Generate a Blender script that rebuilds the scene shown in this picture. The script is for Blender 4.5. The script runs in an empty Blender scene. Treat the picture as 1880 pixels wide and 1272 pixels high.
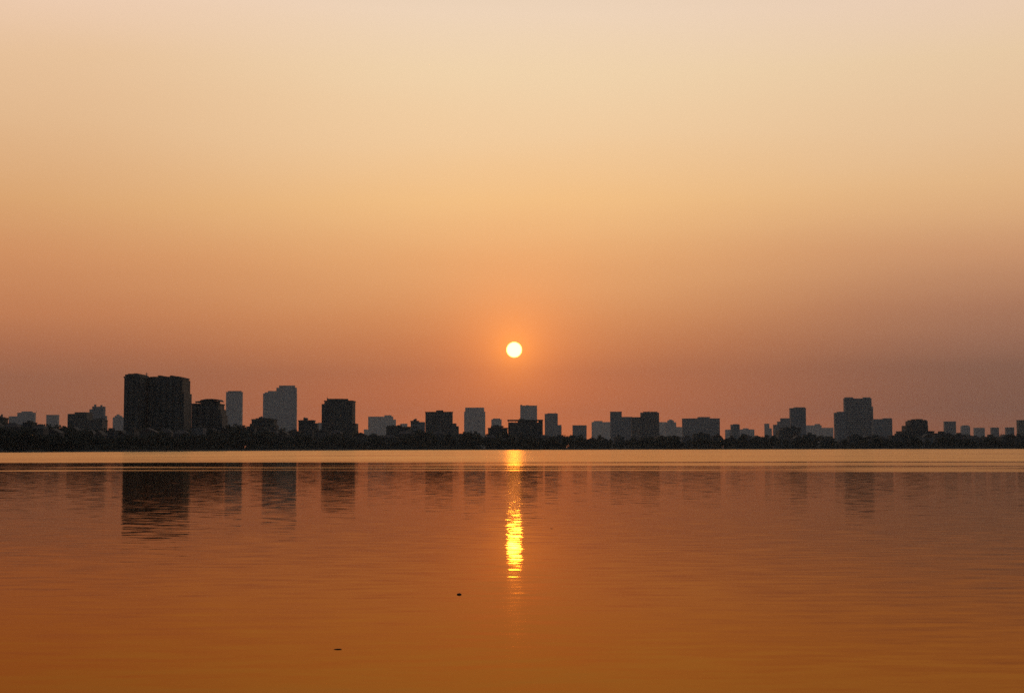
import bpy, bmesh, math, random
from mathutils import Vector, Matrix

random.seed(7)
S = bpy.context.scene
COL = S.collection

# ------------------------------------------------------------------ camera
CAM_H = 2.0
FPX = 50.0 / 36.0 * 1880.0
HORIZON = 821.6
PITCH = math.atan((HORIZON - 636.0) / FPX)
ROLL = math.radians(0.10)
cd = bpy.data.cameras.new('camera'); cd.lens = 50; cd.sensor_width = 36
cd.clip_start = 0.1; cd.clip_end = 60000
cam = bpy.data.objects.new('camera', cd); COL.objects.link(cam)
CM = Matrix.Rotation(math.pi / 2 + PITCH, 3, 'X') @ Matrix.Rotation(-ROLL, 3, 'Z')
cam.matrix_world = Matrix.Translation((0, 0, CAM_H)) @ CM.to_4x4()
S.camera = cam
CP = Vector((0, 0, CAM_H))


def ray(px, py):
    return (CM @ Vector(((px - 940) / FPX, -(py - 636) / FPX, -1))).normalized()


def at(px, py, Y):
    """the place at distance Y (metres into the scene) seen at a picture point"""
    r = ray(px, py)
    return CP + r * (Y / r.y)


def lerp_table(tab, x):
    if x <= tab[0][0]:
        return tab[0][1]
    for (a, va), (b, vb) in zip(tab, tab[1:]):
        if x <= b:
            return va + (vb - va) * (x - a) / (b - a)
    return tab[-1][1]


# ------------------------------------------------------------------ nodes helper
class NT:
    def __init__(self, tree):
        self.t = tree; self.n = tree.nodes; self.l = tree.links

    def add(self, typ, **kw):
        n = self.n.new(typ)
        for k, v in kw.items():
            setattr(n, k, v)
        return n

    def link(self, a, b):
        self.l.new(a, b)

    def _in(self, sock, v):
        if hasattr(v, 'is_output') or isinstance(v, bpy.types.NodeSocket):
            self.link(v, sock)
        else:
            sock.default_value = v

    def math(self, op, a, b=None, c=None, clamp=False):
        n = self.add('ShaderNodeMath', operation=op, use_clamp=clamp)
        self._in(n.inputs[0], a)
        if b is not None: self._in(n.inputs[1], b)
        if c is not None: self._in(n.inputs[2], c)
        return n.outputs[0]

    def smooth(self, v, a, b, lo=0.0, hi=1.0):
        n = self.add('ShaderNodeMapRange', interpolation_type='SMOOTHSTEP')
        self._in(n.inputs[0], v)
        n.inputs[1].default_value = a; n.inputs[2].default_value = b
        n.inputs[3].default_value = lo; n.inputs[4].default_value = hi
        return n.outputs[0]

    def mix(self, f, a, b, blend='MIX'):
        n = self.add('ShaderNodeMix', data_type='RGBA', blend_type=blend)
        self._in(n.inputs[0], f)
        self._in(n.inputs[6], a); self._in(n.inputs[7], b)
        return n.outputs[2]

    def ramp(self, v, stops):
        n = self.add('ShaderNodeValToRGB')
        e = n.color_ramp.elements
        while len(e) > 1: e.remove(e[-1])
        for i, (p, c) in enumerate(stops):
            k = e[0] if i == 0 else e.new(p)
            k.position = p; k.color = (*c, 1)
        self._in(n.inputs[0], v)
        return n.outputs[0]


def lin(r, g, b, k=1.0):
    def f(c):
        c /= 255.0
        return (c / 12.92 if c <= 0.04045 else ((c + 0.055) / 1.055) ** 2.4) * k
    return (f(r), f(g), f(b))


# ------------------------------------------------------------------ world: hazy dusk sky, low sun
SUN = ray(944, 642)
W = bpy.data.worlds.new('World'); S.world = W; W.use_nodes = True
w = NT(W.node_tree); w.n.clear()
tc = w.add('ShaderNodeTexCoord')
sep = w.add('ShaderNodeSeparateXYZ'); w.link(tc.outputs['Generated'], sep.inputs[0])
X, Y, Z = sep.outputs
az = w.math('ARCTAN2', X, Y)


def zpos(y):                     # picture row -> ramp position (sine of elevation times 2.5)
    return max(0.0, math.sin(math.atan((HORIZON - y) / FPX))) * 2.5


ZEN = (0.16, 0.165, 0.18)
smp = w.add('ShaderNodeMapping'); smp.inputs['Scale'].default_value = (1.6, 1.6, 9.0); smp.inputs['Rotation'].default_value = (0, 0.035, 0); w.link(tc.outputs['Generated'], smp.inputs['Vector'])
snz = w.add('ShaderNodeTexNoise'); snz.inputs['Scale'].default_value = 1.7; snz.inputs['Detail'].default_value = 3.5; snz.inputs['Roughness'].default_value = 0.45; w.link(smp.outputs[0], snz.inputs['Vector'])
zr = w.math('ADD', w.math('MULTIPLY', Z, 2.5), w.math('MULTIPLY', w.math('SUBTRACT', snz.outputs['Fac'], 0.5), 0.075), clamp=True)   # thin veils in the haze
mid = w.ramp(zr, [(zpos(821), lin(214, 112, 60)), (zpos(760), lin(199, 109, 66)), (zpos(690), lin(190, 112, 73)), (zpos(640), lin(204, 126, 79)), (zpos(580), lin(217, 144, 91)),
                  (zpos(480), lin(234, 171, 113)), (zpos(380), lin(245, 194, 134)), (zpos(250), lin(244, 206, 160)),
                  (zpos(130), lin(243, 213, 173)), (zpos(20), lin(241, 214, 186)), (0.82, lin(232, 208, 184)), (1.0, ZEN)])
left = w.ramp(zr, [(zpos(821), lin(172, 94, 58)), (zpos(760), lin(164, 97, 65)), (zpos(680), lin(160, 101, 73)), (zpos(640), lin(178, 111, 77)), (zpos(580), lin(199, 128, 85)),
                   (zpos(480), lin(214, 148, 99)), (zpos(380), lin(223, 168, 115)), (zpos(250), lin(230, 187, 143)),
                   (zpos(130), lin(234, 195, 155)), (zpos(20), lin(240, 206, 178)), (0.82, lin(234, 204, 182)), (1.0, ZEN)])
right = w.ramp(zr, [(zpos(821), lin(148, 87, 60)), (zpos(760), lin(135, 88, 68)), (zpos(680), lin(137, 95, 76)), (zpos(640), lin(155, 107, 84)), (zpos(580), lin(177, 123, 93)),
                    (zpos(480), lin(207, 151, 110)), (zpos(400), lin(224, 174, 126)), (zpos(350), lin(230, 184, 135)), (zpos(250), lin(233, 195, 153)),
                    (zpos(130), lin(235, 204, 166)), (zpos(20), lin(236, 207, 181)), (0.82, lin(230, 204, 184)), (1.0, ZEN)])
fr = w.smooth(az, 0.02, 0.36); fl = w.smooth(az, -0.02, -0.36)
sky = w.mix(fr, mid, right); sky = w.mix(fl, sky, left)
# the sky away from the sunset: dull grey-blue
east = w.smooth(w.math('ABSOLUTE', az), 0.42, 1.7)
EAST = w.ramp(zr, [(0.0, (0.052, 0.062, 0.074)), (0.5, (0.088, 0.103, 0.122)), (0.92, ZEN)])
sky = w.mix(east, sky, EAST)
# aureole round the sun
dot = w.add('ShaderNodeVectorMath', operation='DOT_PRODUCT')
w.link(tc.outputs['Generated'], dot.inputs[0]); dot.inputs[1].default_value = SUN
ang = w.math('ARCCOSINE', w.math('MINIMUM', dot.outputs['Value'], 1.0))
g1 = w.math('EXPONENT', w.math('MULTIPLY', ang, -1 / math.radians(0.85)))
g2 = w.math('EXPONENT', w.math('MULTIPLY', w.math('POWER', w.math('DIVIDE', ang, math.radians(2.9)), 1.5), -1.0))
sky = w.mix(g2, sky, (0.25, 0.045, -0.04, 1), 'ADD')
g3 = w.math('EXPONENT', w.math('MULTIPLY', w.math('POWER', w.math('DIVIDE', ang, math.radians(8.5)), 2.0), -1.0))
sky = w.mix(g3, sky, (0.028, 0.010, 0.002, 1), 'ADD')
sky = w.mix(g1, sky, (0.58, 0.19, -0.03, 1), 'ADD')
disc = w.smooth(ang, math.radians(0.33), math.radians(0.262))
sky = w.mix(disc, sky, (16.0, 5.2, 1.0, 1))
bg = w.add('ShaderNodeBackground'); w.link(sky, bg.inputs[0]); bg.inputs[1].default_value = 1.0
wo = w.add('ShaderNodeOutputWorld'); w.link(bg.outputs[0], wo.inputs[0])
W.cycles.sampling_method = 'MANUAL'; W.cycles.sample_map_resolution = 2048

# ------------------------------------------------------------------ sun lamp, in the disc's direction
ld = bpy.data.lights.new('sun', 'SUN'); ld.energy = 0.004; ld.angle = math.radians(0.55); ld.color = (1.0, 0.34, 0.02)
lo = bpy.data.objects.new('sun', ld); COL.objects.link(lo)
lo.rotation_euler = (-SUN).to_track_quat('-Z', 'Y').to_euler()
lo.location = (0, -20, 60)

S.view_settings.view_transform = 'Standard'; S.view_settings.look = 'None'
S.view_settings.exposure = 0.0; S.view_settings.gamma = 1.0
S.render.engine = 'CYCLES'
S.cycles.use_denoising = False
S.cycles.max_bounces = 6; S.cycles.volume_bounces = 0; S.cycles.transparent_max_bounces = 8
S.cycles.sample_clamp_indirect = 0


# ------------------------------------------------------------------ materials
def mat(name):
    m = bpy.data.materials.new(name); m.use_nodes = True
    t = NT(m.node_tree); t.n.clear()
    o = t.add('ShaderNodeOutputMaterial')
    return m, t, o


def plain(name, col, rough=0.8, vary=0.35, scale=0.15):
    m, t, o = mat(name)
    p = t.add('ShaderNodeBsdfPrincipled')
    g = t.add('ShaderNodeNewGeometry')
    nz = t.add('ShaderNodeTexNoise'); nz.inputs['Scale'].default_value = scale; nz.inputs['Detail'].default_value = 5
    t.link(g.outputs['Position'], nz.inputs['Vector'])
    c = t.ramp(nz.outputs['Fac'], [(0.3, tuple(v * (1 - vary) for v in col)), (0.7, tuple(v * (1 + vary) for v in col))])
    t.link(c, p.inputs['Base Color']); p.inputs['Roughness'].default_value = rough
    t.link(p.outputs[0], o.inputs[0])
    return m


def facade(name, col, win, bay=3.4, storey=3.3, vary=0.2):
    """rendered wall with a grid of small windows, laid out in metres on the building itself"""
    m, t, o = mat(name)
    p = t.add('ShaderNodeBsdfPrincipled')
    tcn = t.add('ShaderNodeTexCoord')
    s = t.add('ShaderNodeSeparateXYZ'); t.link(tcn.outputs['Object'], s.inputs[0])
    c = t.add('ShaderNodeCombineXYZ')
    t.link(t.math('ADD', s.outputs[0], s.outputs[1]), c.inputs[0]); t.link(s.outputs[2], c.inputs[1])
    b = t.add('ShaderNodeTexBrick'); b.offset = 0.0; b.squash = 1.0
    t.link(c.outputs[0], b.inputs['Vector'])
    b.inputs['Color1'].default_value = (*win, 1); b.inputs['Color2'].default_value = (*[v * 1.6 for v in win], 1)
    b.inputs['Scale'].default_value = 1.0; b.inputs['Mortar Size'].default_value = 0.75; b.inputs['Mortar Smooth'].default_value = 0.0
    b.inputs['Brick Width'].default_value = bay; b.inputs['Row Height'].default_value = storey
    nz = t.add('ShaderNodeTexNoise'); nz.inputs['Scale'].default_value = 0.08; nz.inputs['Detail'].default_value = 6
    t.link(tcn.outputs['Object'], nz.inputs['Vector'])
    wall = t.ramp(nz.outputs['Fac'], [(0.3, tuple(v * (1 - vary) for v in col)), (0.7, tuple(v * (1 + vary) for v in col))])
    t.link(wall, b.inputs['Mortar'])
    t.link(b.outputs['Color'], p.inputs['Base Color']); p.inputs['Roughness'].default_value = 0.7
    t.link(p.outputs[0], o.inputs[0])
    return m


M = {  # wall and trim tones step darker near, paler far: haze painted in
    'dark': facade('near_dark_facade', (0.032, 0.036, 0.034), (0.012, 0.014, 0.016)),  # colour darkened so near blocks stand as silhouettes
    'brown': facade('mid_dark_facade', (0.065, 0.062, 0.060), (0.015, 0.017, 0.02)),
    'grey': facade('haze_grey_facade', (0.17, 0.175, 0.185), (0.03, 0.035, 0.045)),  # grey lifted towards haze, mostly for blocks farther back
    'pale': facade('haze_pale_facade', (0.36, 0.34, 0.33), (0.05, 0.055, 0.065)),  # far walls paled in colour, adding to the haze volume's fading
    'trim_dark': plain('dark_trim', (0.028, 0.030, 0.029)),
    'trim_mid': plain('mid_trim', (0.048, 0.05, 0.05)),
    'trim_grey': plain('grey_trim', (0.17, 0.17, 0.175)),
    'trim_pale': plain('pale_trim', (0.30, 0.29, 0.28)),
    'metal': plain('roof_metal', (0.10, 0.10, 0.105), 0.5),
    'roof_tile': plain('roof_tile', (0.03, 0.022, 0.02), 0.8),
    'house_wall': plain('house_render', (0.040, 0.042, 0.042), 0.8),
    'house_pale': plain('house_pale_render', (0.11, 0.11, 0.115), 0.8),
    'bark': plain('bark', (0.035, 0.028, 0.022), 0.9, 0.4, 2.0),
    'leaf': plain('leaf', (0.020, 0.025, 0.014), 0.8, 0.45, 0.5),
    'land': plain('land_soil', (0.045, 0.043, 0.035), 0.9, 0.4, 0.02),
    'stone': plain('embankment_stone', (0.06, 0.058, 0.052), 0.9, 0.3, 0.3),
    'black_foam': plain('black_foam', (0.008, 0.008, 0.008), 0.8, 0.2, 30),
    'dead_leaf': plain('dead_leaf', (0.022, 0.018, 0.012), 0.7, 0.3, 40),
}
gm, t, o = mat('window_glass')
p = t.add('ShaderNodeBsdfPrincipled'); p.inputs['Base Color'].default_value = (0.02, 0.024, 0.03, 1)
p.inputs['Roughness'].default_value = 0.15
t.link(p.outputs[0], o.inputs[0]); M['glass'] = gm


# ------------------------------------------------------------------ mesh helpers
class MB:
    def __init__(self):
        self.v = []; self.f = []

    def box(self, x0, x1, y0, y1, z0, z1):
        n = len(self.v)
        self.v += [(x0, y0, z0), (x1, y0, z0), (x1, y1, z0), (x0, y1, z0), (x0, y0, z1), (x1, y0, z1), (x1, y1, z1), (x0, y1, z1)]
        self.f += [tuple(n + i for i in q) for q in ((0, 3, 2, 1), (4, 5, 6, 7), (0, 1, 5, 4), (1, 2, 6, 5), (2, 3, 7, 6), (3, 0, 4, 7))]
        return self

    def prism(self, prof, y0, y1):
        """a closed outline in x,z pushed back from y0 to y1"""
        n = len(self.v); k = len(prof)
        self.v += [(x, y0, z) for x, z in prof] + [(x, y1, z) for x, z in prof]
        self.f.append(tuple(range(n, n + k))); self.f.append(tuple(range(n + 2 * k - 1, n + k - 1, -1)))
        for i in range(k):
            j = (i + 1) % k
            self.f.append((n + i, n + k + i, n + k + j, n + j))
        return self

    def tube(self, a, b, ra, rb, sides=7):
        a = Vector(a); b = Vector(b); d = (b - a).normalized()
        u = d.orthogonal().normalized(); v = d.cross(u); n = len(self.v)
        for c, r in ((a, ra), (b, rb)):
            for i in range(sides):
                q = 2 * math.pi * i / sides
                self.v.append(tuple(c + (u * math.cos(q) + v * math.sin(q)) * r))
        for i in range(sides):
            j = (i + 1) % sides
            self.f.append((n + i, n + j, n + sides + j, n + sides + i))
        self.f.append(tuple(range(n + sides - 1, n - 1, -1))); self.f.append(tuple(range(n + sides, n + 2 * sides)))
        return self

    def build(self, name, m, parent=None, smooth=False):
        me = bpy.data.meshes.new(name); me.from_pydata(self.v, [], self.f)
        bm = bmesh.new(); bm.from_mesh(me); bmesh.ops.recalc_face_normals(bm, faces=bm.faces[:]); bm.to_mesh(me); bm.free()
        if smooth:
            for q in me.polygons: q.use_smooth = True
        me.materials.append(m)
        ob = bpy.data.objects.new(name, me); COL.objects.link(ob)
        if parent is not None: ob.parent = parent
        return ob


def tag(ob, label=None, cat=None, group=None, kind=None):
    if label: ob['label'] = label
    if cat: ob['category'] = cat
    if group: ob['group'] = group
    if kind: ob['kind'] = kind
    return ob


def thing(name, loc, label, cat, group=None, rz=0.0):
    e = bpy.data.objects.new(name, None); COL.objects.link(e)
    e.location = loc; e.rotation_euler = (0, 0, rz); e.empty_display_size = 2
    return tag(e, label, cat, group)


# ------------------------------------------------------------------ shoreline, land, water
LAND = 1.1
SHORE_ROW = [(-700, 829.6), (0, 828.8), (225, 828.0), (400, 826.5), (700, 825.4), (940, 825.0), (1300, 824.3), (1600, 823.75), (1880, 823.3), (2600, 822.4)]


def shore_d(px):
    r = ray(px, lerp_table(SHORE_ROW, px))
    return min(2600.0, (0.25 - CAM_H) / r.z * r.y) if r.z < 0 else 2600.0


edge = []
for i in range(-40, 150):
    px = i * 25.0
    d = shore_d(px) + 14 * math.sin(px * 0.021) + 9 * math.sin(px * 0.057 + 1)
    q = at(px, HORIZON, d); edge.append((q.x, d))
edge = [(-9000, edge[0][1])] + edge + [(9000, edge[-1][1])]
mb = MB(); FARY = 9000
for k, (x, y) in enumerate(edge):
    mb.v += [(x, y + 5.0, LAND), (x * (1 if abs(x) > 8000 else FARY / y * 0.8), FARY, LAND)]
for k in range(len(edge) - 1):
    mb.f.append((2 * k, 2 * k + 2, 2 * k + 3, 2 * k + 1))
tag(mb.build('land', M['land']), kind='structure')
mb = MB()                                                    # sloping stone bank with a flat coping
for x, y in edge:
    mb.v += [(x, y, -1.0), (x, y + 1.6, 0.95), (x, y + 1.6, 1.25), (x, y + 5.2, 1.25)]
for k in range(len(edge) - 1):
    for j in range(3):
        mb.f.append((4 * k + j, 4 * k + 4 + j, 4 * k + 5 + j, 4 * k + 1 + j))
tag(mb.build('embankment', M['stone']), kind='structure')

wm, t, o = mat('lake_water')
geo = t.add('ShaderNodeNewGeometry')
sp = t.add('ShaderNodeSeparateXYZ'); t.link(geo.outputs['Position'], sp.inputs[0])


def wnoise(sx, sy, detail, rough=0.5, off=0.0):
    mp = t.add('ShaderNodeMapping'); mp.inputs['Scale'].default_value = (sx, sy, 1); mp.inputs['Location'].default_value = (off, off * 1.7, off)
    t.link(geo.outputs['Position'], mp.inputs['Vector'])
    n = t.add('ShaderNodeTexNoise'); n.inputs['Scale'].default_value = 1; n.inputs['Detail'].default_value = detail; n.inputs['Roughness'].default_value = rough
    t.link(mp.outputs[0], n.inputs['Vector'])
    return n


def centred(n):
    s = t.add('ShaderNodeSeparateXYZ'); t.link(n.outputs['Color'], s.inputs[0])
    return [t.math('SUBTRACT', c, 0.5) for c in s.outputs]


rip = centred(wnoise(0.95, 3.2, 5, 0.6))                  # ripples
swl = centred(wnoise(0.12, 0.85, 2, 0.5, 3.1))             # longer, lower undulation
patch = wnoise(0.004, 0.02, 2, 0.5, 7.7)                   # cat's-paws of wind
# wind on the far water: ruffled beyond about 200 m and in a narrow lane nearer by
wob = t.math('MULTIPLY', t.math('SUBTRACT', wnoise(0.006, 0.05, 3, 0.5, 1.3).outputs['Fac'], 0.5), 110.0)
yy = t.math('ADD', sp.outputs[1], wob)
slant = t.math('ADD', yy, t.math('MULTIPLY', sp.outputs[0], 0.12))
far = t.smooth(slant, 184, 212)
streak = wnoise(0.009, 0.022, 4, 0.55, 11.0)
shelter = t.smooth(t.math('SUBTRACT', sp.outputs[1], t.math('MULTIPLY', sp.outputs[0], 4.0)), 1450, 2000, 1.0, 0.5)
far = t.math('MULTIPLY', t.math('MULTIPLY', far, shelter), t.smooth(streak.outputs['Fac'], 0.36, 0.58, 0.68, 1.0))
lane = t.math('MULTIPLY', t.math('MULTIPLY', t.smooth(slant, 140.5, 144), t.smooth(slant, 152, 147)), t.smooth(wnoise(0.03, 0.02, 3, 0.5, 2.2).outputs['Fac'], 0.34, 0.52))
gap = t.math('MULTIPLY', t.math('MULTIPLY', t.smooth(yy, 138, 150), t.smooth(sp.outputs[0], -36, 8)), t.smooth(wnoise(0.016, 0.13, 4, 0.55, 5.5).outputs['Fac'], 0.38, 0.60, 0.0, 0.75))
far = t.math('MAXIMUM', far, gap)
wind = t.math('MAXIMUM', far, t.math('MULTIPLY', lane, 0.75))
amp = t.math('ADD', t.math('MULTIPLY', t.smooth(patch.outputs['Fac'], 0.35, 0.65), 0.016), 0.061)
amp = t.math('ADD', amp, t.smooth(sp.outputs[0], 3, 22, 0.0, 0.035))
amp = t.math('ADD', amp, t.smooth(sp.outputs[1], 38, 85, 0.0, 0.022))
sy = t.math('ADD', t.math('MULTIPLY', rip[0], amp), t.math('MULTIPLY', swl[0], 0.007))
sx = t.math('ADD', t.math('MULTIPLY', rip[1], amp), t.math('MULTIPLY', swl[1], 0.010))
cn = t.add('ShaderNodeCombineXYZ'); t.link(sx, cn.inputs[0]); t.link(sy, cn.inputs[1]); cn.inputs[2].default_value = 1
nn = t.add('ShaderNodeVectorMath', operation='NORMALIZE'); t.link(cn.outputs[0], nn.inputs[0])
fre = t.add('ShaderNodeFresnel'); fre.inputs['IOR'].default_value = 1.333; t.link(nn.outputs[0], fre.inputs['Normal'])
gl = t.add('ShaderNodeBsdfGlossy', distribution='GGX'); t.link(nn.outputs[0], gl.inputs['Normal'])
t.link(t.mix(t.smooth(fre.outputs[0], 0.34, 0.80), (0.89, 0.468, 0.132, 1), t.mix(wind, (0.76, 0.66, 0.53, 1), (0.97, 0.69, 0.37, 1))), gl.inputs['Color'])
t.link(t.math('ADD', t.math('MULTIPLY', wind, 0.20), 0.035), gl.inputs['Roughness'])
g2 = t.add('ShaderNodeBsdfGlossy', distribution='BECKMANN'); t.link(nn.outputs[0], g2.inputs['Normal']); g2.inputs['Roughness'].default_value = 0.16
t.link(gl.inputs['Color'].links[0].from_socket, g2.inputs['Color'])
gm_ = t.add('ShaderNodeMixShader'); t.link(t.math('MULTIPLY', t.smooth(sp.outputs[0], 1.5, 7, 0.045, 0.20), t.smooth(sp.outputs[0], -7, -2, 0.2, 1.0)), gm_.inputs[0]); t.link(gl.outputs[0], gm_.inputs[1]); t.link(g2.outputs[0], gm_.inputs[2])
df = t.add('ShaderNodeBsdfDiffuse'); df.inputs['Color'].default_value = (0.06, 0.018, 0.005, 1)
mx = t.add('ShaderNodeMixShader'); t.link(fre.outputs[0], mx.inputs[0]); t.link(df.outputs[0], mx.inputs[1]); t.link(gm_.outputs[0], mx.inputs[2])
t.link(mx.outputs[0], o.inputs[0])
mb = MB(); mb.v = [(-9000, -250, 0), (9000, -250, 0), (9000, 9000, 0), (-9000, 9000, 0)]; mb.f = [(0, 1, 2, 3)]
tag(mb.build('water', wm), kind='structure')


# ------------------------------------------------------------------ buildings of the skyline
def building(name, label, cat, d, blocks, wall='grey', trim='trim_grey', depth=None, storeys=0, stacks=0, tanks=(), masts=(), group=None, parapet=True):
    """blocks: (left, right, top) as picture columns and row, turned into metres at distance d"""
    px = (blocks[0][0] + blocks[0][1]) / 2
    d = max(d if d < 2400 else min(8300, d * 1.15), shore_d(px) + 45)
    x0 = at(min(b[0] for b in blocks), 800, d).x; x1 = at(max(b[1] for b in blocks), 800, d).x
    cx = (x0 + x1) / 2; wd = x1 - x0
    dep = depth or max(12.0, min(26.0 if d < 2000 else 16.0, wd * 0.7))
    lo_, hi_ = min(b[0] for b in blocks), max(b[1] for b in blocks)
    # seen obliquely, the outline runs from the near corner on one side to the far corner on the other
    def mx_(x, y):
        f = (x - lo_) / max(0.1, hi_ - lo_)
        xa = at(lo_, y, d + (0 if px < 940 else dep)).x; xb = at(hi_, y, d + (dep if px < 940 else 0)).x
        return xa + (xb - xa) * f
    root = thing(name, (cx, d, LAND), label, cat, group)
    body = MB()
    tops = []
    for k, (a, b, yt) in enumerate(blocks):
        ax = mx_(a, yt) - cx; bx = mx_(b, yt) - cx; zt = at((a + b) / 2, yt, d).z - LAND
        ins = 0.35 * k                                     # neighbouring volumes are set back a little from one another
        body.box(ax, bx, ins, dep - ins, -0.4, zt)
        tops.append((ax, bx, ins, dep - ins, zt))
    wobj = body.build('wall', M[wall], root)
    k = max(range(len(tops)), key=lambda i: (tops[i][1] - tops[i][0]))
    ax, bx, a0, a1, zt = tops[k]
    if parapet:
        q = MB(); r = 0.5
        q.box(ax - r, bx + r, a0 - r, a0 + 0.3, zt - 0.9, zt + 0.25); q.box(ax - r, bx + r, a1 - 0.3, a1 + r, zt - 0.9, zt + 0.25)
        q.box(ax - r, ax + 0.3, a0 + 0.3, a1 - 0.3, zt - 0.9, zt + 0.25); q.box(bx - 0.3, bx + r, a0 + 0.3, a1 - 0.3, zt - 0.9, zt + 0.25)
        q.build('parapet', M[trim], root)
    if storeys:
        h = zt / storeys
        for s in range(storeys):
            MB().box(ax + 0.8, bx - 0.8, a0 - 0.14, a0 + 0.06, h * s + 1.1, h * s + h * 0.62).build('window_band', M['glass'], root)
    for s in range(stacks):
        u = ax + (bx - ax) * (s + 0.5) / stacks; g = (bx - ax) / stacks * 0.22
        q = MB(); q.box(u - g, u + g, a0 - 1.3, a0 - 0.16, 4.0, zt - 2.2)
        for z in range(5, int(zt) - 4, 3):
            q.box(u - g - 0.5, u + g + 0.5, a0 - 1.75, a0 - 0.2, z, z + 0.9)
        q.build('balcony_stack', M['trim_mid'], root)
    if d < 2100 and parapet and not tanks:
        rr = random.Random(int(px * 7))
        for k in range(2 if wd > 14 else 1):
            u = ax + (bx - ax) * rr.uniform(0.15, 0.85); tr_ = rr.uniform(0.7, 1.2); hh = rr.uniform(1.2, 2.6)
            q = MB(); q.tube((u, dep * 0.45, zt - 0.1), (u, dep * 0.45, zt + 0.6), 0.3, 0.3); q.tube((u, dep * 0.45, zt + 0.6), (u, dep * 0.45, zt + 0.6 + hh), tr_, tr_, 12); q.tube((u, dep * 0.45, zt + 0.6 + hh), (u, dep * 0.45, zt + 0.9 + hh), tr_, 0.15, 12)
            q.build('water_tank', M['metal'], root)
        u = ax + (bx - ax) * rr.uniform(0.25, 0.7)
        MB().box(u - wd * 0.09, u + wd * 0.09, dep * 0.3, dep * 0.65, zt - 0.2, zt + rr.uniform(1.6, 2.6)).build('stair_head', M[trim], root)
    for (c, hpx, yb) in tanks:                             # a plant room or tank on the roof: centre column, half width, top row
        u0 = mx_(c - hpx, yb) - cx; u1 = mx_(c + hpx, yb) - cx; zz = at(c, yb, d).z - LAND
        zb = max([tp[4] for tp in tops if tp[0] - 0.2 <= (u0 + u1) / 2 <= tp[1] + 0.2] or [zt])
        q = MB(); q.box(u0, u1, dep * 0.3, dep * 0.7, zb - 0.3, zz); q.box(u0 - 0.25, u1 + 0.25, dep * 0.3 - 0.25, dep * 0.7 + 0.25, zz, zz + 0.3)
        q.build('plant_room', M[trim], root)
    for (c, yb) in masts:
        u = at(c, yb, d).x - cx; zz = at(c, yb, d).z - LAND
        zb = max([tp[4] for tp in tops if tp[0] <= u <= tp[1]] or [zt])
        q = MB(); q.tube((u, dep * 0.4, zb - 0.3), (u, dep * 0.4, zz), 0.5, 0.22); q.tube((u - 1.1, dep * 0.4, zb + (zz - zb) * 0.7), (u + 1.1, dep * 0.4, zb + (zz - zb) * 0.7), 0.15, 0.15)
        q.build('mast', M['metal'], root)
    return root, cx, dep, tops


B = building
SK = 'far skyline across the lake'
# --- far left
B('apartment_block', 'low dark block cut by the left picture edge', 'building', 1100, [(-30, 15, 767), (-8, 9, 765)], 'dark', 'trim_dark', storeys=6)
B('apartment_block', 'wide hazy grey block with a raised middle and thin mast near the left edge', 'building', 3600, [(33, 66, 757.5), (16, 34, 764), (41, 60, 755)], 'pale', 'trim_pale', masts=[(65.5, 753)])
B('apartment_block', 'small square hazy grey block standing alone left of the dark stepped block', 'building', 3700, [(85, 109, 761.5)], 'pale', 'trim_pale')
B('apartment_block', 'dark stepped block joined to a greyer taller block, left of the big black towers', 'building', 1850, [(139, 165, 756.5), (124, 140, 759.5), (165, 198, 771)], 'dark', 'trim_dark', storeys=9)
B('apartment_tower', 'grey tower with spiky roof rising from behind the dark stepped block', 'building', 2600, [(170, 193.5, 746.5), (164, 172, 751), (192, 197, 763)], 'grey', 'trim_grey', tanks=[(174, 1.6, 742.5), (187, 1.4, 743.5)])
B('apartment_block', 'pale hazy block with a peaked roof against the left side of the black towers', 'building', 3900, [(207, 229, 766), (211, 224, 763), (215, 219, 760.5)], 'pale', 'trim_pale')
# --- the two black towers
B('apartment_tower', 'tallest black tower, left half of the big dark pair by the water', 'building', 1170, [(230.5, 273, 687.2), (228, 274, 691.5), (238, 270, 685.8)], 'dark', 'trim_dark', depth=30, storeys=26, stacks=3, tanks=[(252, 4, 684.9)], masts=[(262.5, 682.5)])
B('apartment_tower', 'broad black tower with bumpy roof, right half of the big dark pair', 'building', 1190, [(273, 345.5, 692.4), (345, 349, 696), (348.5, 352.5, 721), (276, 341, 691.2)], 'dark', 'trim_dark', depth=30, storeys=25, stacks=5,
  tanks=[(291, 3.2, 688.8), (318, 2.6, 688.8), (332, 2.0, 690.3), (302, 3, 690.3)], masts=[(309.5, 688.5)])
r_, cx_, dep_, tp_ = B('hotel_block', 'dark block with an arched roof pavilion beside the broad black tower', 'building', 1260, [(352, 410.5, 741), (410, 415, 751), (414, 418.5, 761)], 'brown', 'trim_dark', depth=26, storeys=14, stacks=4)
dd = max(1260, shore_d(381) + 45)
pr = []
for c, y in ((358.5, 736.6), (367, 736), (369, 734), (378, 732.2), (390, 732), (400, 733), (402, 735)):
    q = at(c, y, dd); pr.append((q.x - cx_, q.z - LAND))
pr2 = pr + [(x, z - 1.0) for x, z in reversed(pr)]
MB().prism(pr2, -0.6, dep_ * 0.8).build('pavilion_roof', M['trim_dark'], r_)
a, b = at(368, 741, dd).x - cx_, at(396.5, 741, dd).x - cx_
MB().box(a, b, 2.0, dep_ * 0.7, tp_[0][4] - 0.4, pr[3][1] - 1.6).build('roof_pavilion', M['brown'], r_)
for c in (359.5, 401):
    u = at(c, 738, dd).x - cx_
    MB().box(u - 0.25, u + 0.25, 1.0, 1.5, tp_[0][4] - 0.4, pr[0][1] - 1.0).build('column', M['trim_dark'], r_)
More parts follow.
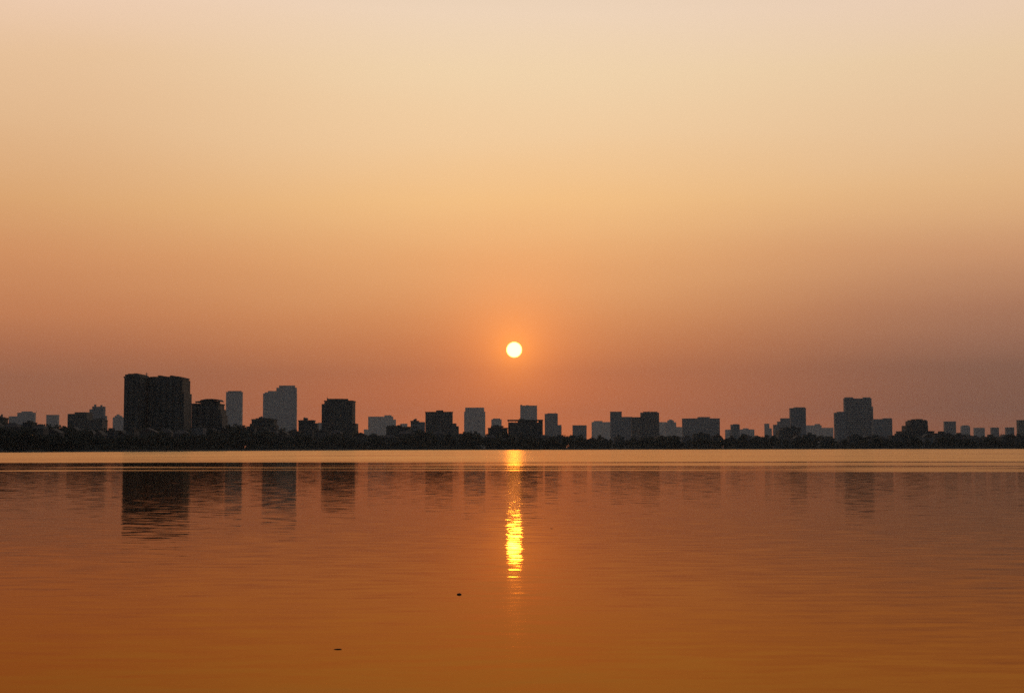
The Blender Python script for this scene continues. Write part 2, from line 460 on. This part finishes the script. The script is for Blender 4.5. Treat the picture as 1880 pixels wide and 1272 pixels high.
# --- left of centre
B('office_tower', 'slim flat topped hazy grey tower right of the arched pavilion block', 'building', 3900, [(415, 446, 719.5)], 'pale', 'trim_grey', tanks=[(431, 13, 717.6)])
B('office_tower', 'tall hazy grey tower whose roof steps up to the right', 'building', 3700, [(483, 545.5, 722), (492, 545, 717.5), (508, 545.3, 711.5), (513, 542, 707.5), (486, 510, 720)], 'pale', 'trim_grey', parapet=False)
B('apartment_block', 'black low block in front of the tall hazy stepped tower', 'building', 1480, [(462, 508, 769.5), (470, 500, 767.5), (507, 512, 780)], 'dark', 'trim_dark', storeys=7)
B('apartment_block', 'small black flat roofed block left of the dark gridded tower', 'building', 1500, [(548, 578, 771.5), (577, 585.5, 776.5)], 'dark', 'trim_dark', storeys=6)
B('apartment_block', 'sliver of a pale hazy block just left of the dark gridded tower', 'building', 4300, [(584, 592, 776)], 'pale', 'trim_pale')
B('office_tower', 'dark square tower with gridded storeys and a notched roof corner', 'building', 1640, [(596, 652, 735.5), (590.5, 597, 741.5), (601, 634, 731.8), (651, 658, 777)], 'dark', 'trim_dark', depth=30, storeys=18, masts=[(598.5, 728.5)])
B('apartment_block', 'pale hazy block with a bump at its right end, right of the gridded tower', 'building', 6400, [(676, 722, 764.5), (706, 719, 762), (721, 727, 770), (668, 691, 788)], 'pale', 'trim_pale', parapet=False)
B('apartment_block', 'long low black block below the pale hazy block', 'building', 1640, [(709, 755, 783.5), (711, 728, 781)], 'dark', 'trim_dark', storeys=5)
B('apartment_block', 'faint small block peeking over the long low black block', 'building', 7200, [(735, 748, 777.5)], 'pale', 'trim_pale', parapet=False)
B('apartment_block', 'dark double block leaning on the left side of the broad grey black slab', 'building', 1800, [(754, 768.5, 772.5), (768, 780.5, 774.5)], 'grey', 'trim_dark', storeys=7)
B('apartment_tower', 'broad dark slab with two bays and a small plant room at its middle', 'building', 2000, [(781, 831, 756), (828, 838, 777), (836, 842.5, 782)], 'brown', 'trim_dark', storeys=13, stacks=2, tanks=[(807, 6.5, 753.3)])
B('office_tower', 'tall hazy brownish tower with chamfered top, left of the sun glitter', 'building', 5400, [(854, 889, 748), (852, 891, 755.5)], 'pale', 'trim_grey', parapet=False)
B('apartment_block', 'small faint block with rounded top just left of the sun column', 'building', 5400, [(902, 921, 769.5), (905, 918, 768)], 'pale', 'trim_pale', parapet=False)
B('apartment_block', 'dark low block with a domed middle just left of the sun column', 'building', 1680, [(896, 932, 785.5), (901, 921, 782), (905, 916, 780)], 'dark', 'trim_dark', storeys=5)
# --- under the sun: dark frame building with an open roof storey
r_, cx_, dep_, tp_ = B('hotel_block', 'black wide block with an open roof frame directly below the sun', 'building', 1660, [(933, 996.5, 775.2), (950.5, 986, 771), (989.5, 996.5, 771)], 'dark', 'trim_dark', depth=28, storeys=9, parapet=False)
dd = max(1660, shore_d(964) + 45)
u0, u1 = at(931.5, 771, dd).x - cx_, at(997, 771, dd).x - cx_; z0 = at(964, 772.4, dd).z - LAND; z1 = at(964, 770.2, dd).z - LAND
MB().box(u0, u1, -0.8, dep_ + 0.8, z0, z1).build('roof_slab', M['trim_dark'], r_)
for c in (933.5, 940, 946):
    u = at(c, 771, dd).x - cx_
    MB().box(u - 0.22, u + 0.22, 0.2, 0.7, tp_[0][4] - 0.3, z0).build('column', M['trim_dark'], r_)
MB().box(at(953, 769, dd).x - cx_, at(962, 769, dd).x - cx_, 6, 16, z1 - 0.2, at(957, 768.2, dd).z - LAND).build('plant_room', M['trim_dark'], r_)
B('office_tower', 'hazy square tower rising behind the open roof frame below the sun', 'building', 4600, [(955, 986, 744.4)], 'pale', 'trim_grey', tanks=[(957, 1.5, 743), (968, 2.5, 743.6)])
# --- right of centre
B('apartment_tower', 'slim grey tower with a lower wing on its right, right of the sun', 'building', 3800, [(1000, 1024, 759.5), (1024, 1031, 780), (1005, 1022, 758.4)], 'grey', 'trim_grey', masts=[(1020, 756.3)])
B('apartment_block', 'low grey square block alone between the slim tower and the palest block', 'building', 3600, [(1051, 1077, 780.5)], 'grey', 'trim_grey')
B('apartment_block', 'palest brown hazy block, left neighbour of the dark corner tower', 'building', 8000, [(1086, 1121, 774.5), (1090, 1106, 772.5)], 'pale', 'trim_pale', parapet=False)
B('apartment_tower', 'dark grey corner tower with a lower wing on its right', 'building', 2700, [(1120, 1141, 755.6), (1140, 1160.5, 765)], 'grey', 'trim_grey')
B('apartment_tower', 'dark grey tower with stepped shoulders facing the dark corner tower', 'building', 2500, [(1176, 1210, 757.5), (1158.5, 1178, 765.5), (1181, 1207, 755.5)], 'brown', 'trim_grey', masts=[(1192, 753)], storeys=14)
B('apartment_block', 'faint narrow block touching the right side of the stepped shoulder tower', 'building', 7400, [(1208, 1223, 774.5)], 'pale', 'trim_pale', parapet=False)
B('apartment_block', 'hazy block with a stepped dome shaped top left of the long slab', 'building', 4900, [(1221, 1241.5, 775), (1225, 1237, 771.5), (1228, 1234, 770)], 'pale', 'trim_pale', parapet=False)
B('apartment_block', 'faint low block filling the gap before the long slab', 'building', 6400, [(1239, 1253, 783.5)], 'pale', 'trim_pale', parapet=False)
B('apartment_block', 'long grey flat slab with a raised middle, right of centre', 'building', 3000, [(1252, 1321.5, 768), (1281, 1303, 765.2)], 'grey', 'trim_grey')
B('apartment_block', 'small dark grey block alone right of the long slab', 'building', 2600, [(1341, 1358, 779.5), (1346, 1356, 778.3)], 'grey', 'trim_grey')
B('apartment_block', 'faint low step left of the small dark grey block', 'building', 5200, [(1331, 1342, 788.5)], 'pale', 'trim_pale', parapet=False)
B('apartment_block', 'faint low wide block right of the small dark grey block', 'building', 5200, [(1358, 1385, 788), (1364, 1374, 786)], 'pale', 'trim_pale', parapet=False)
B('apartment_block', 'narrow hazy post like block standing alone left of the stair shaped blocks', 'building', 4400, [(1403, 1412, 777.5), (1411, 1417, 786)], 'pale', 'trim_pale', parapet=False)
B('apartment_block', 'grey block stepping up like a stair towards the square grey tower', 'building', 3300, [(1419, 1437, 779.5), (1427, 1445, 773.5), (1433, 1451, 767.5)], 'grey', 'trim_grey', parapet=False)
B('apartment_tower', 'square grey tower with a low crown, right of the stair shaped block', 'building', 2500, [(1449, 1479.5, 749.2), (1457, 1478, 747.4)], 'grey', 'trim_grey')
B('apartment_block', 'dark gridded low block at the foot of the square grey tower', 'building', 1850, [(1432, 1470, 785), (1424, 1438, 789)], 'brown', 'trim_dark', storeys=6)
B('apartment_block', 'faint long low block between the square grey tower and tallest right tower', 'building', 6800, [(1479, 1508, 780.5), (1496, 1505, 778), (1506, 1530, 785)], 'pale', 'trim_pale', parapet=False)
B('apartment_tower', 'tallest tower on the right, dark grey with two roof humps and a left wing', 'building', 2800, [(1549, 1600, 731.5), (1530.5, 1550, 757.3), (1598, 1603, 746), (1536, 1549, 755.5)], 'grey', 'trim_grey', storeys=24, tanks=[(1558, 8, 729.3), (1592, 7, 729.3)])
B('apartment_block', 'dark grey lower slab attached to the right of the tallest right tower', 'building', 2700, [(1600, 1638, 769.3), (1622, 1637, 767.5)], 'grey', 'trim_grey')
B('hotel_block', 'black block with a domed terraced top, alone on the right shore', 'building', 1760, [(1664, 1703, 772.5), (1655, 1704, 781), (1668, 1701, 770.6), (1676, 1692, 769)], 'dark', 'trim_dark', storeys=9, parapet=False)
B('apartment_block', 'wide black low base block under the domed terraced block', 'building', 1720, [(1645, 1715, 791.5)], 'dark', 'trim_dark', storeys=4)
B('apartment_block', 'largest of the five small grey blocks at the right end', 'building', 3600, [(1732, 1755, 773.5)], 'grey', 'trim_grey')
B('apartment_block', 'grey block with sloping stepped roof right of the largest small block', 'building', 4200, [(1763, 1781, 782), (1766, 1778, 780.5)], 'pale', 'trim_pale', parapet=False)
B('apartment_block', 'low wide faint block, middle of the five small blocks at right end', 'building', 4400, [(1787, 1808, 785)], 'pale', 'trim_pale', parapet=False)
B('apartment_block', 'narrow grey block, fourth of the five small blocks at right end', 'building', 3700, [(1818, 1834, 784.7)], 'grey', 'trim_grey')
B('apartment_block', 'last small grey block before the tower at the right edge', 'building', 3700, [(1845, 1862, 784.4)], 'grey', 'trim_grey')
B('apartment_tower', 'tower sliver cut by the right picture edge', 'building', 3100, [(1866, 1905, 771)], 'brown', 'trim_grey')

sg, t, o = mat('blue_sign_light')
em = t.add('ShaderNodeEmission'); em.inputs['Color'].default_value = (0.08, 0.22, 0.75, 1); em.inputs['Strength'].default_value = 0.5; t.link(em.outputs[0], o.inputs[0])
q = at(11, 791, 1010); d_ = max(1010, shore_d(11) + 30); q = at(11, 791, d_)
r_ = thing('roof_sign', (q.x, d_, LAND), 'small blue glowing sign among dark trees at the left edge', 'sign')
MB().box(-1.5, 1.5, -0.15, 0.0, q.z - LAND - 0.55, q.z - LAND + 0.55).build('sign_face', sg, r_)
MB().box(-1.6, 1.6, 0.02, 0.3, q.z - LAND - 0.65, q.z - LAND + 0.65).build('sign_case', M['metal'], r_)
for sx_ in (-1.2, 1.2):
    MB().tube((sx_, 0.15, -0.2), (sx_, 0.15, q.z - LAND - 0.6), 0.1, 0.1).build('post', M['metal'], r_)

# landmarks used to say where shoreline things stand
MARKS = [(60, 'the hazy block with a mast'), (150, 'the dark stepped block'), (250, 'the tallest black tower'), (315, 'the broad black tower'), (383, 'the arched pavilion block'),
         (431, 'the slim flat topped tower'), (515, 'the roof stepped tower'), (620, 'the dark gridded tower'), (700, 'the pale block with a bump'), (767, 'the dark double block'),
         (807, 'the dark two bay slab'), (871, 'the chamfered brownish tower'), (960, 'the open roof frame'), (1013, 'the slim tower with a wing'), (1064, 'the low grey square block'),
         (1104, 'the palest block'), (1140, 'the dark corner tower'), (1192, 'the stepped shoulder tower'), (1232, 'the dome topped block'), (1287, 'the long grey slab'),
         (1349, 'the small dark grey block'), (1408, 'the narrow post like block'), (1464, 'the square grey tower'), (1515, 'the faint long low block'), (1575, 'the tallest right tower'),
         (1620, 'the right tower slab'), (1680, 'the domed terraced block'), (1743, 'the largest small block'), (1800, 'the low faint right block'), (1850, 'the last small block')]


def mark(px):
    return min(MARKS, key=lambda m: abs(m[0] - px))[1]


# ------------------------------------------------------------------ houses along the shore road
PROFILE = [(-60, 772), (0, 773), (60, 777), (115, 783), (220, 786), (350, 787), (420, 780), (460, 780), (520, 788), (600, 790), (660, 793), (700, 796), (760, 790), (840, 794), (900, 792),
           (1000, 797), (1100, 800), (1180, 801), (1300, 796), (1340, 797), (1390, 799), (1440, 795), (1500, 799), (1550, 802), (1620, 798), (1700, 796), (1780, 798), (1880, 797), (1950, 797)]
ORD = ['first', 'second', 'third', 'fourth', 'fifth', 'sixth', 'seventh', 'eighth', 'ninth']
rh = random.Random(21)
plan = []
px = -18.0
while px < 1895:
    wpx = rh.uniform(14, 30)
    plan.append((px, px + wpx, rh.choice(['gable', 'flat', 'flat', 'hip']), rh.random()))
    px += wpx + rh.choice([1, 2, 3, 6, 9])
seg = {}
for h in plan:
    seg.setdefault(mark((h[0] + h[1]) / 2), []).append(h)
LOOK = {'gable': 'gable roofed', 'flat': 'flat roofed', 'hip': 'hip roofed'}
for where, hs in seg.items():
    for k, (a, b, kind, rn) in enumerate(hs):
        c = (a + b) / 2
        d = shore_d(c) + 40 + 70 * rn
        yt = lerp_table(PROFILE, c) + rh.uniform(-1.5, 7)
        x0, x1 = at(a, 800, d).x, at(b, 800, d).x
        H = at(c, yt, d).z - LAND; wd = x1 - x0; cx = (x0 + x1) / 2; dep = rh.uniform(9, 13)
        n = 'only' if len(hs) == 1 else ORD[k] + ' from left'
        lab = LOOK[kind] + ' house below ' + where + ', ' + (n + ' in its row' if len(hs) > 1 else 'alone')
        r = thing('house', (cx, d, LAND), lab, 'house', 'houses along the far shore', rh.uniform(-0.08, 0.08))
        hw = wd / 2; eave = H if kind == 'flat' else H - min(3.0, H * 0.3)
        wm_ = M['house_pale'] if rh.random() < 0.22 else M['house_wall']
        MB().box(-hw, hw, 0, dep, -0.4, eave).build('wall', wm_, r)
        if kind == 'flat':
            q = MB().box(-hw - 0.3, hw + 0.3, -0.3, dep + 0.3, eave, eave + 0.3); q.build('roof', M['trim_dark'], r)
            MB().box(-hw * 0.3, hw * 0.35, 2.5, dep - 2, eave + 0.3, eave + rh.uniform(1.5, 2.8)).build('stair_head', M['house_wall'], r)
        elif kind == 'gable':
            MB().prism([(-hw - 0.4, eave), (hw + 0.4, eave), (0, H)], -0.5, dep + 0.5).build('roof', M['roof_tile'], r)
        else:
            q = MB(); q.v = [(-hw - .4, -.4, eave), (hw + .4, -.4, eave), (hw + .4, dep + .4, eave), (-hw - .4, dep + .4, eave), (-hw * .4, dep * .5, H), (hw * .4, dep * .5, H)]
            q.f = [(3, 2, 1, 0), (0, 1, 5, 4), (1, 2, 5), (2, 3, 4, 5), (3, 0, 4)]; q.build('roof', M['roof_tile'], r)
        nf = max(2, int(eave / 3.4)); nb = max(2, int(wd / 4))
        for f in range(nf):
            for g in range(nb):
                u = -hw + wd * (g + 0.5) / nb
                MB().box(u - 0.6, u + 0.6, -0.08, 0.05, f * 3.3 + 1.0, f * 3.3 + 2.4).build('window', M['glass'], r)


# ------------------------------------------------------------------ shoreline trees
def tree_meshes(seed, spread, tall):
    rr = random.Random(seed)
    tr = MB(); tr.tube((0, 0, -0.3), (0.1, 0, tall * 0.32), 0.42, 0.26)
    lobes = []
    for k in range(6):
        q = 2 * math.pi * (k + rr.random() * 0.6) / 6
        e = Vector((math.cos(q) * spread * rr.uniform(0.3, 0.62), math.sin(q) * spread * rr.uniform(0.3, 0.62), tall * rr.uniform(0.42, 0.78)))
        tr.tube((0.1, 0, tall * 0.30), e, 0.2, 0.06, 5); lobes.append((e, spread * rr.uniform(0.34, 0.52)))
    lobes.append((Vector((rr.uniform(-.6, .6), 0, tall * 0.82)), spread * 0.42))
    lobes.append((Vector((0, 0, tall * 0.58)), spread * 0.6)); lobes.append((Vector((rr.uniform(-1, 1), 0, tall * 0.3)), spread * 0.62))
    cr = MB()
    for e, rad in lobes:
        for k in range(95):
            v = Vector((rr.gauss(0, 1), rr.gauss(0, 1), rr.gauss(0, 0.8))).normalized() * rad * rr.random() ** 0.45
            c = e + v; c.z = min(c.z, tall)
            s = rr.uniform(0.35, 0.75)
            u = Vector((rr.gauss(0, 1), rr.gauss(0, 1), rr.gauss(0, 1))).normalized(); x = u.orthogonal().normalized() * s; y = u.cross(x).normalized() * s * 0.7
            n = len(cr.v); cr.v += [tuple(c - x), tuple(c - y * 0.9), tuple(c + x), tuple(c + y)]; cr.f.append((n, n + 1, n + 2, n + 3))
    return tr, cr


protos = []
for k in range(7):
    tr, cr = tree_meshes(100 + k, [4.6, 5.4, 4.0, 6.0, 3.6, 5.0, 4.4][k], 10.0)
    e = thing('tree', (0, 0, 0), 'x', 'tree')
    tr.build('trunk', M['bark'], e); cr.build('crown', M['leaf'], e)
    protos.append(e)
used = set()


def plant(c, d, hgt, wide, rr):
    k = rr.randrange(7); src = protos[k]
    if k in used:
        e = src.copy(); COL.objects.link(e)
        for ch in src.children:
            q = ch.copy(); COL.objects.link(q); q.parent = e
    else:
        e = src; used.add(k)
    e.location = (at(c, 800, d).x, d, LAND); s = hgt / 10.0
    e.scale = (s * wide, s * wide, s); e.rotation_euler = (0, 0, rr.uniform(0, 6.28))
    return e


rt = random.Random(5)
c = -25.0
while c < 1900:                                             # the row on the embankment
    d = shore_d(c) + rt.uniform(9, 24)
    top = 826 - (826 - lerp_table(PROFILE, c)) * rt.uniform(0.5, 0.88)
    hgt = max(5.0, at(c, top, d).z - LAND)
    e = plant(c, d, hgt, rt.uniform(0.9, 1.35), rt)
    tag(e, 'dark leafy tree on the lake bank below ' + mark(c), 'tree', 'trees along the far bank')
    c += rt.uniform(9, 14)
c = -20.0
while c < 1900:                                             # trees standing between and behind the houses
    d = shore_d(c) + rt.uniform(60, 190)
    top = lerp_table(PROFILE, c) + rt.uniform(-2.5, 5)
    hgt = max(6.0, at(c, top, d).z - LAND)
    e = plant(c, d, hgt, rt.uniform(0.8, 1.15), rt)
    tag(e, 'taller dark tree rising over the house roofs below ' + mark(c), 'tree', 'trees behind the shore houses')
    c += rt.uniform(12, 21)


# ------------------------------------------------------------------ low growth filling the bank under the trees
ru = random.Random(77); ub = MB()
for k in range(len(edge) - 1):
    (xa, ya), (xb, yb) = edge[k], edge[k + 1]
    if abs(xa) > 1500 or abs(xb) > 1500: continue
    for j in range(130):
        u = ru.random(); lump = 0.5 + 0.5 * math.sin((xa + (xb - xa) * u) * 0.35 + 1.3 * math.sin(xa * 0.05))
        v = Vector((xa + (xb - xa) * u, ya + (yb - ya) * u + ru.uniform(5.6, 11), LAND + ru.random() * (2.3 + 1.8 * lump)))
        nrm = Vector((ru.gauss(0, 1), ru.gauss(0, 1), ru.gauss(0, 1))).normalized(); sz = ru.uniform(0.4, 0.9)
        x_ = nrm.orthogonal().normalized() * sz; y_ = nrm.cross(x_).normalized() * sz * 0.7
        n = len(ub.v); ub.v += [tuple(v - x_), tuple(v - y_), tuple(v + x_), tuple(v + y_)]; ub.f.append((n, n + 1, n + 2, n + 3))
tag(ub.build('undergrowth', M['leaf']), kind='stuff')


# ------------------------------------------------------------------ small things adrift on the near water
def on_water(px, py):
    r = ray(px, py); k = -CAM_H / r.z
    return CP + r * k


p0 = on_water(843, 1091)
r = thing('fishing_float', p0, 'small round black float lying on the water left of the sun glitter', 'float', rz=0.3)
q = MB(); N = 20; rows = 10; R = 0.033
for i in range(1, rows):
    a = math.pi * i / rows
    for j in range(N):
        b = 2 * math.pi * j / N
        q.v.append((R * math.sin(a) * math.cos(b), R * math.sin(a) * math.sin(b), 0.005 + 0.013 * math.cos(a)))
for i in range(rows - 2):
    for j in range(N):
        q.f.append((i * N + j, i * N + (j + 1) % N, (i + 1) * N + (j + 1) % N, (i + 1) * N + j))
q.f.append(tuple(range(N))); q.f.append(tuple((rows - 2) * N + j for j in reversed(range(N))))
q.build('float_body', M['black_foam'], r, True)
MB().tube((0, 0, 0.017), (0.003, 0, 0.023), 0.005, 0.003, 8).build('stem', M['black_foam'], r)


def leaf(name, px, py, L, Wd, label, cat, rz):
    r = on_water(px, py)
    q = MB(); n = 10
    for i in range(n + 1):
        u = i / n; wv = Wd * math.sin(math.pi * u) ** 0.8 + 0.0008; x = (u - 0.5) * L
        lift = 0.001 + 0.004 * math.sin(math.pi * u) + 0.006 * (u > 0.55) * (u - 0.55)
        q.v += [(x, -wv, lift + 0.002), (x, wv, lift + 0.002), (x, wv, 0.001), (x, -wv, 0.001)]
    for i in range(n):
        for j in range(4):
            q.f.append((4 * i + j, 4 * i + (j + 1) % 4, 4 * i + 4 + (j + 1) % 4, 4 * i + 4 + j))
    q.f.append((0, 1, 2, 3)); q.f.append((4 * n + 3, 4 * n + 2, 4 * n + 1, 4 * n))
    ob = q.build(name, M['dead_leaf'], None, True); ob.location = r; ob.rotation_euler = (0, 0, rz)
    return tag(ob, label, cat)


leaf('floating_leaf', 620, 1191.5, 0.080, 0.008, 'dark curled leaf adrift nearest the bottom edge, left of centre', 'leaf', 0.1)
leaf('floating_twig', 1012.5, 970, 0.06, 0.012, 'tiny dark scrap adrift right of the sun glitter', 'twig', -0.2)

# ------------------------------------------------------------------ evening haze over the lake and city
hm, t, o = mat('evening_haze')
pv = t.add('ShaderNodeVolumePrincipled')
pv.inputs['Color'].default_value = (0.62, 0.75, 0.88, 1); pv.inputs['Density'].default_value = 4.7e-5; pv.inputs['Anisotropy'].default_value = 0.62
t.link(pv.outputs[0], o.inputs['Volume'])
hz = MB().box(-9300, 9300, -400, 9300, -2.0, 235).build('haze', hm)
tag(hz, kind='stuff'); hz.display_type = 'WIRE'
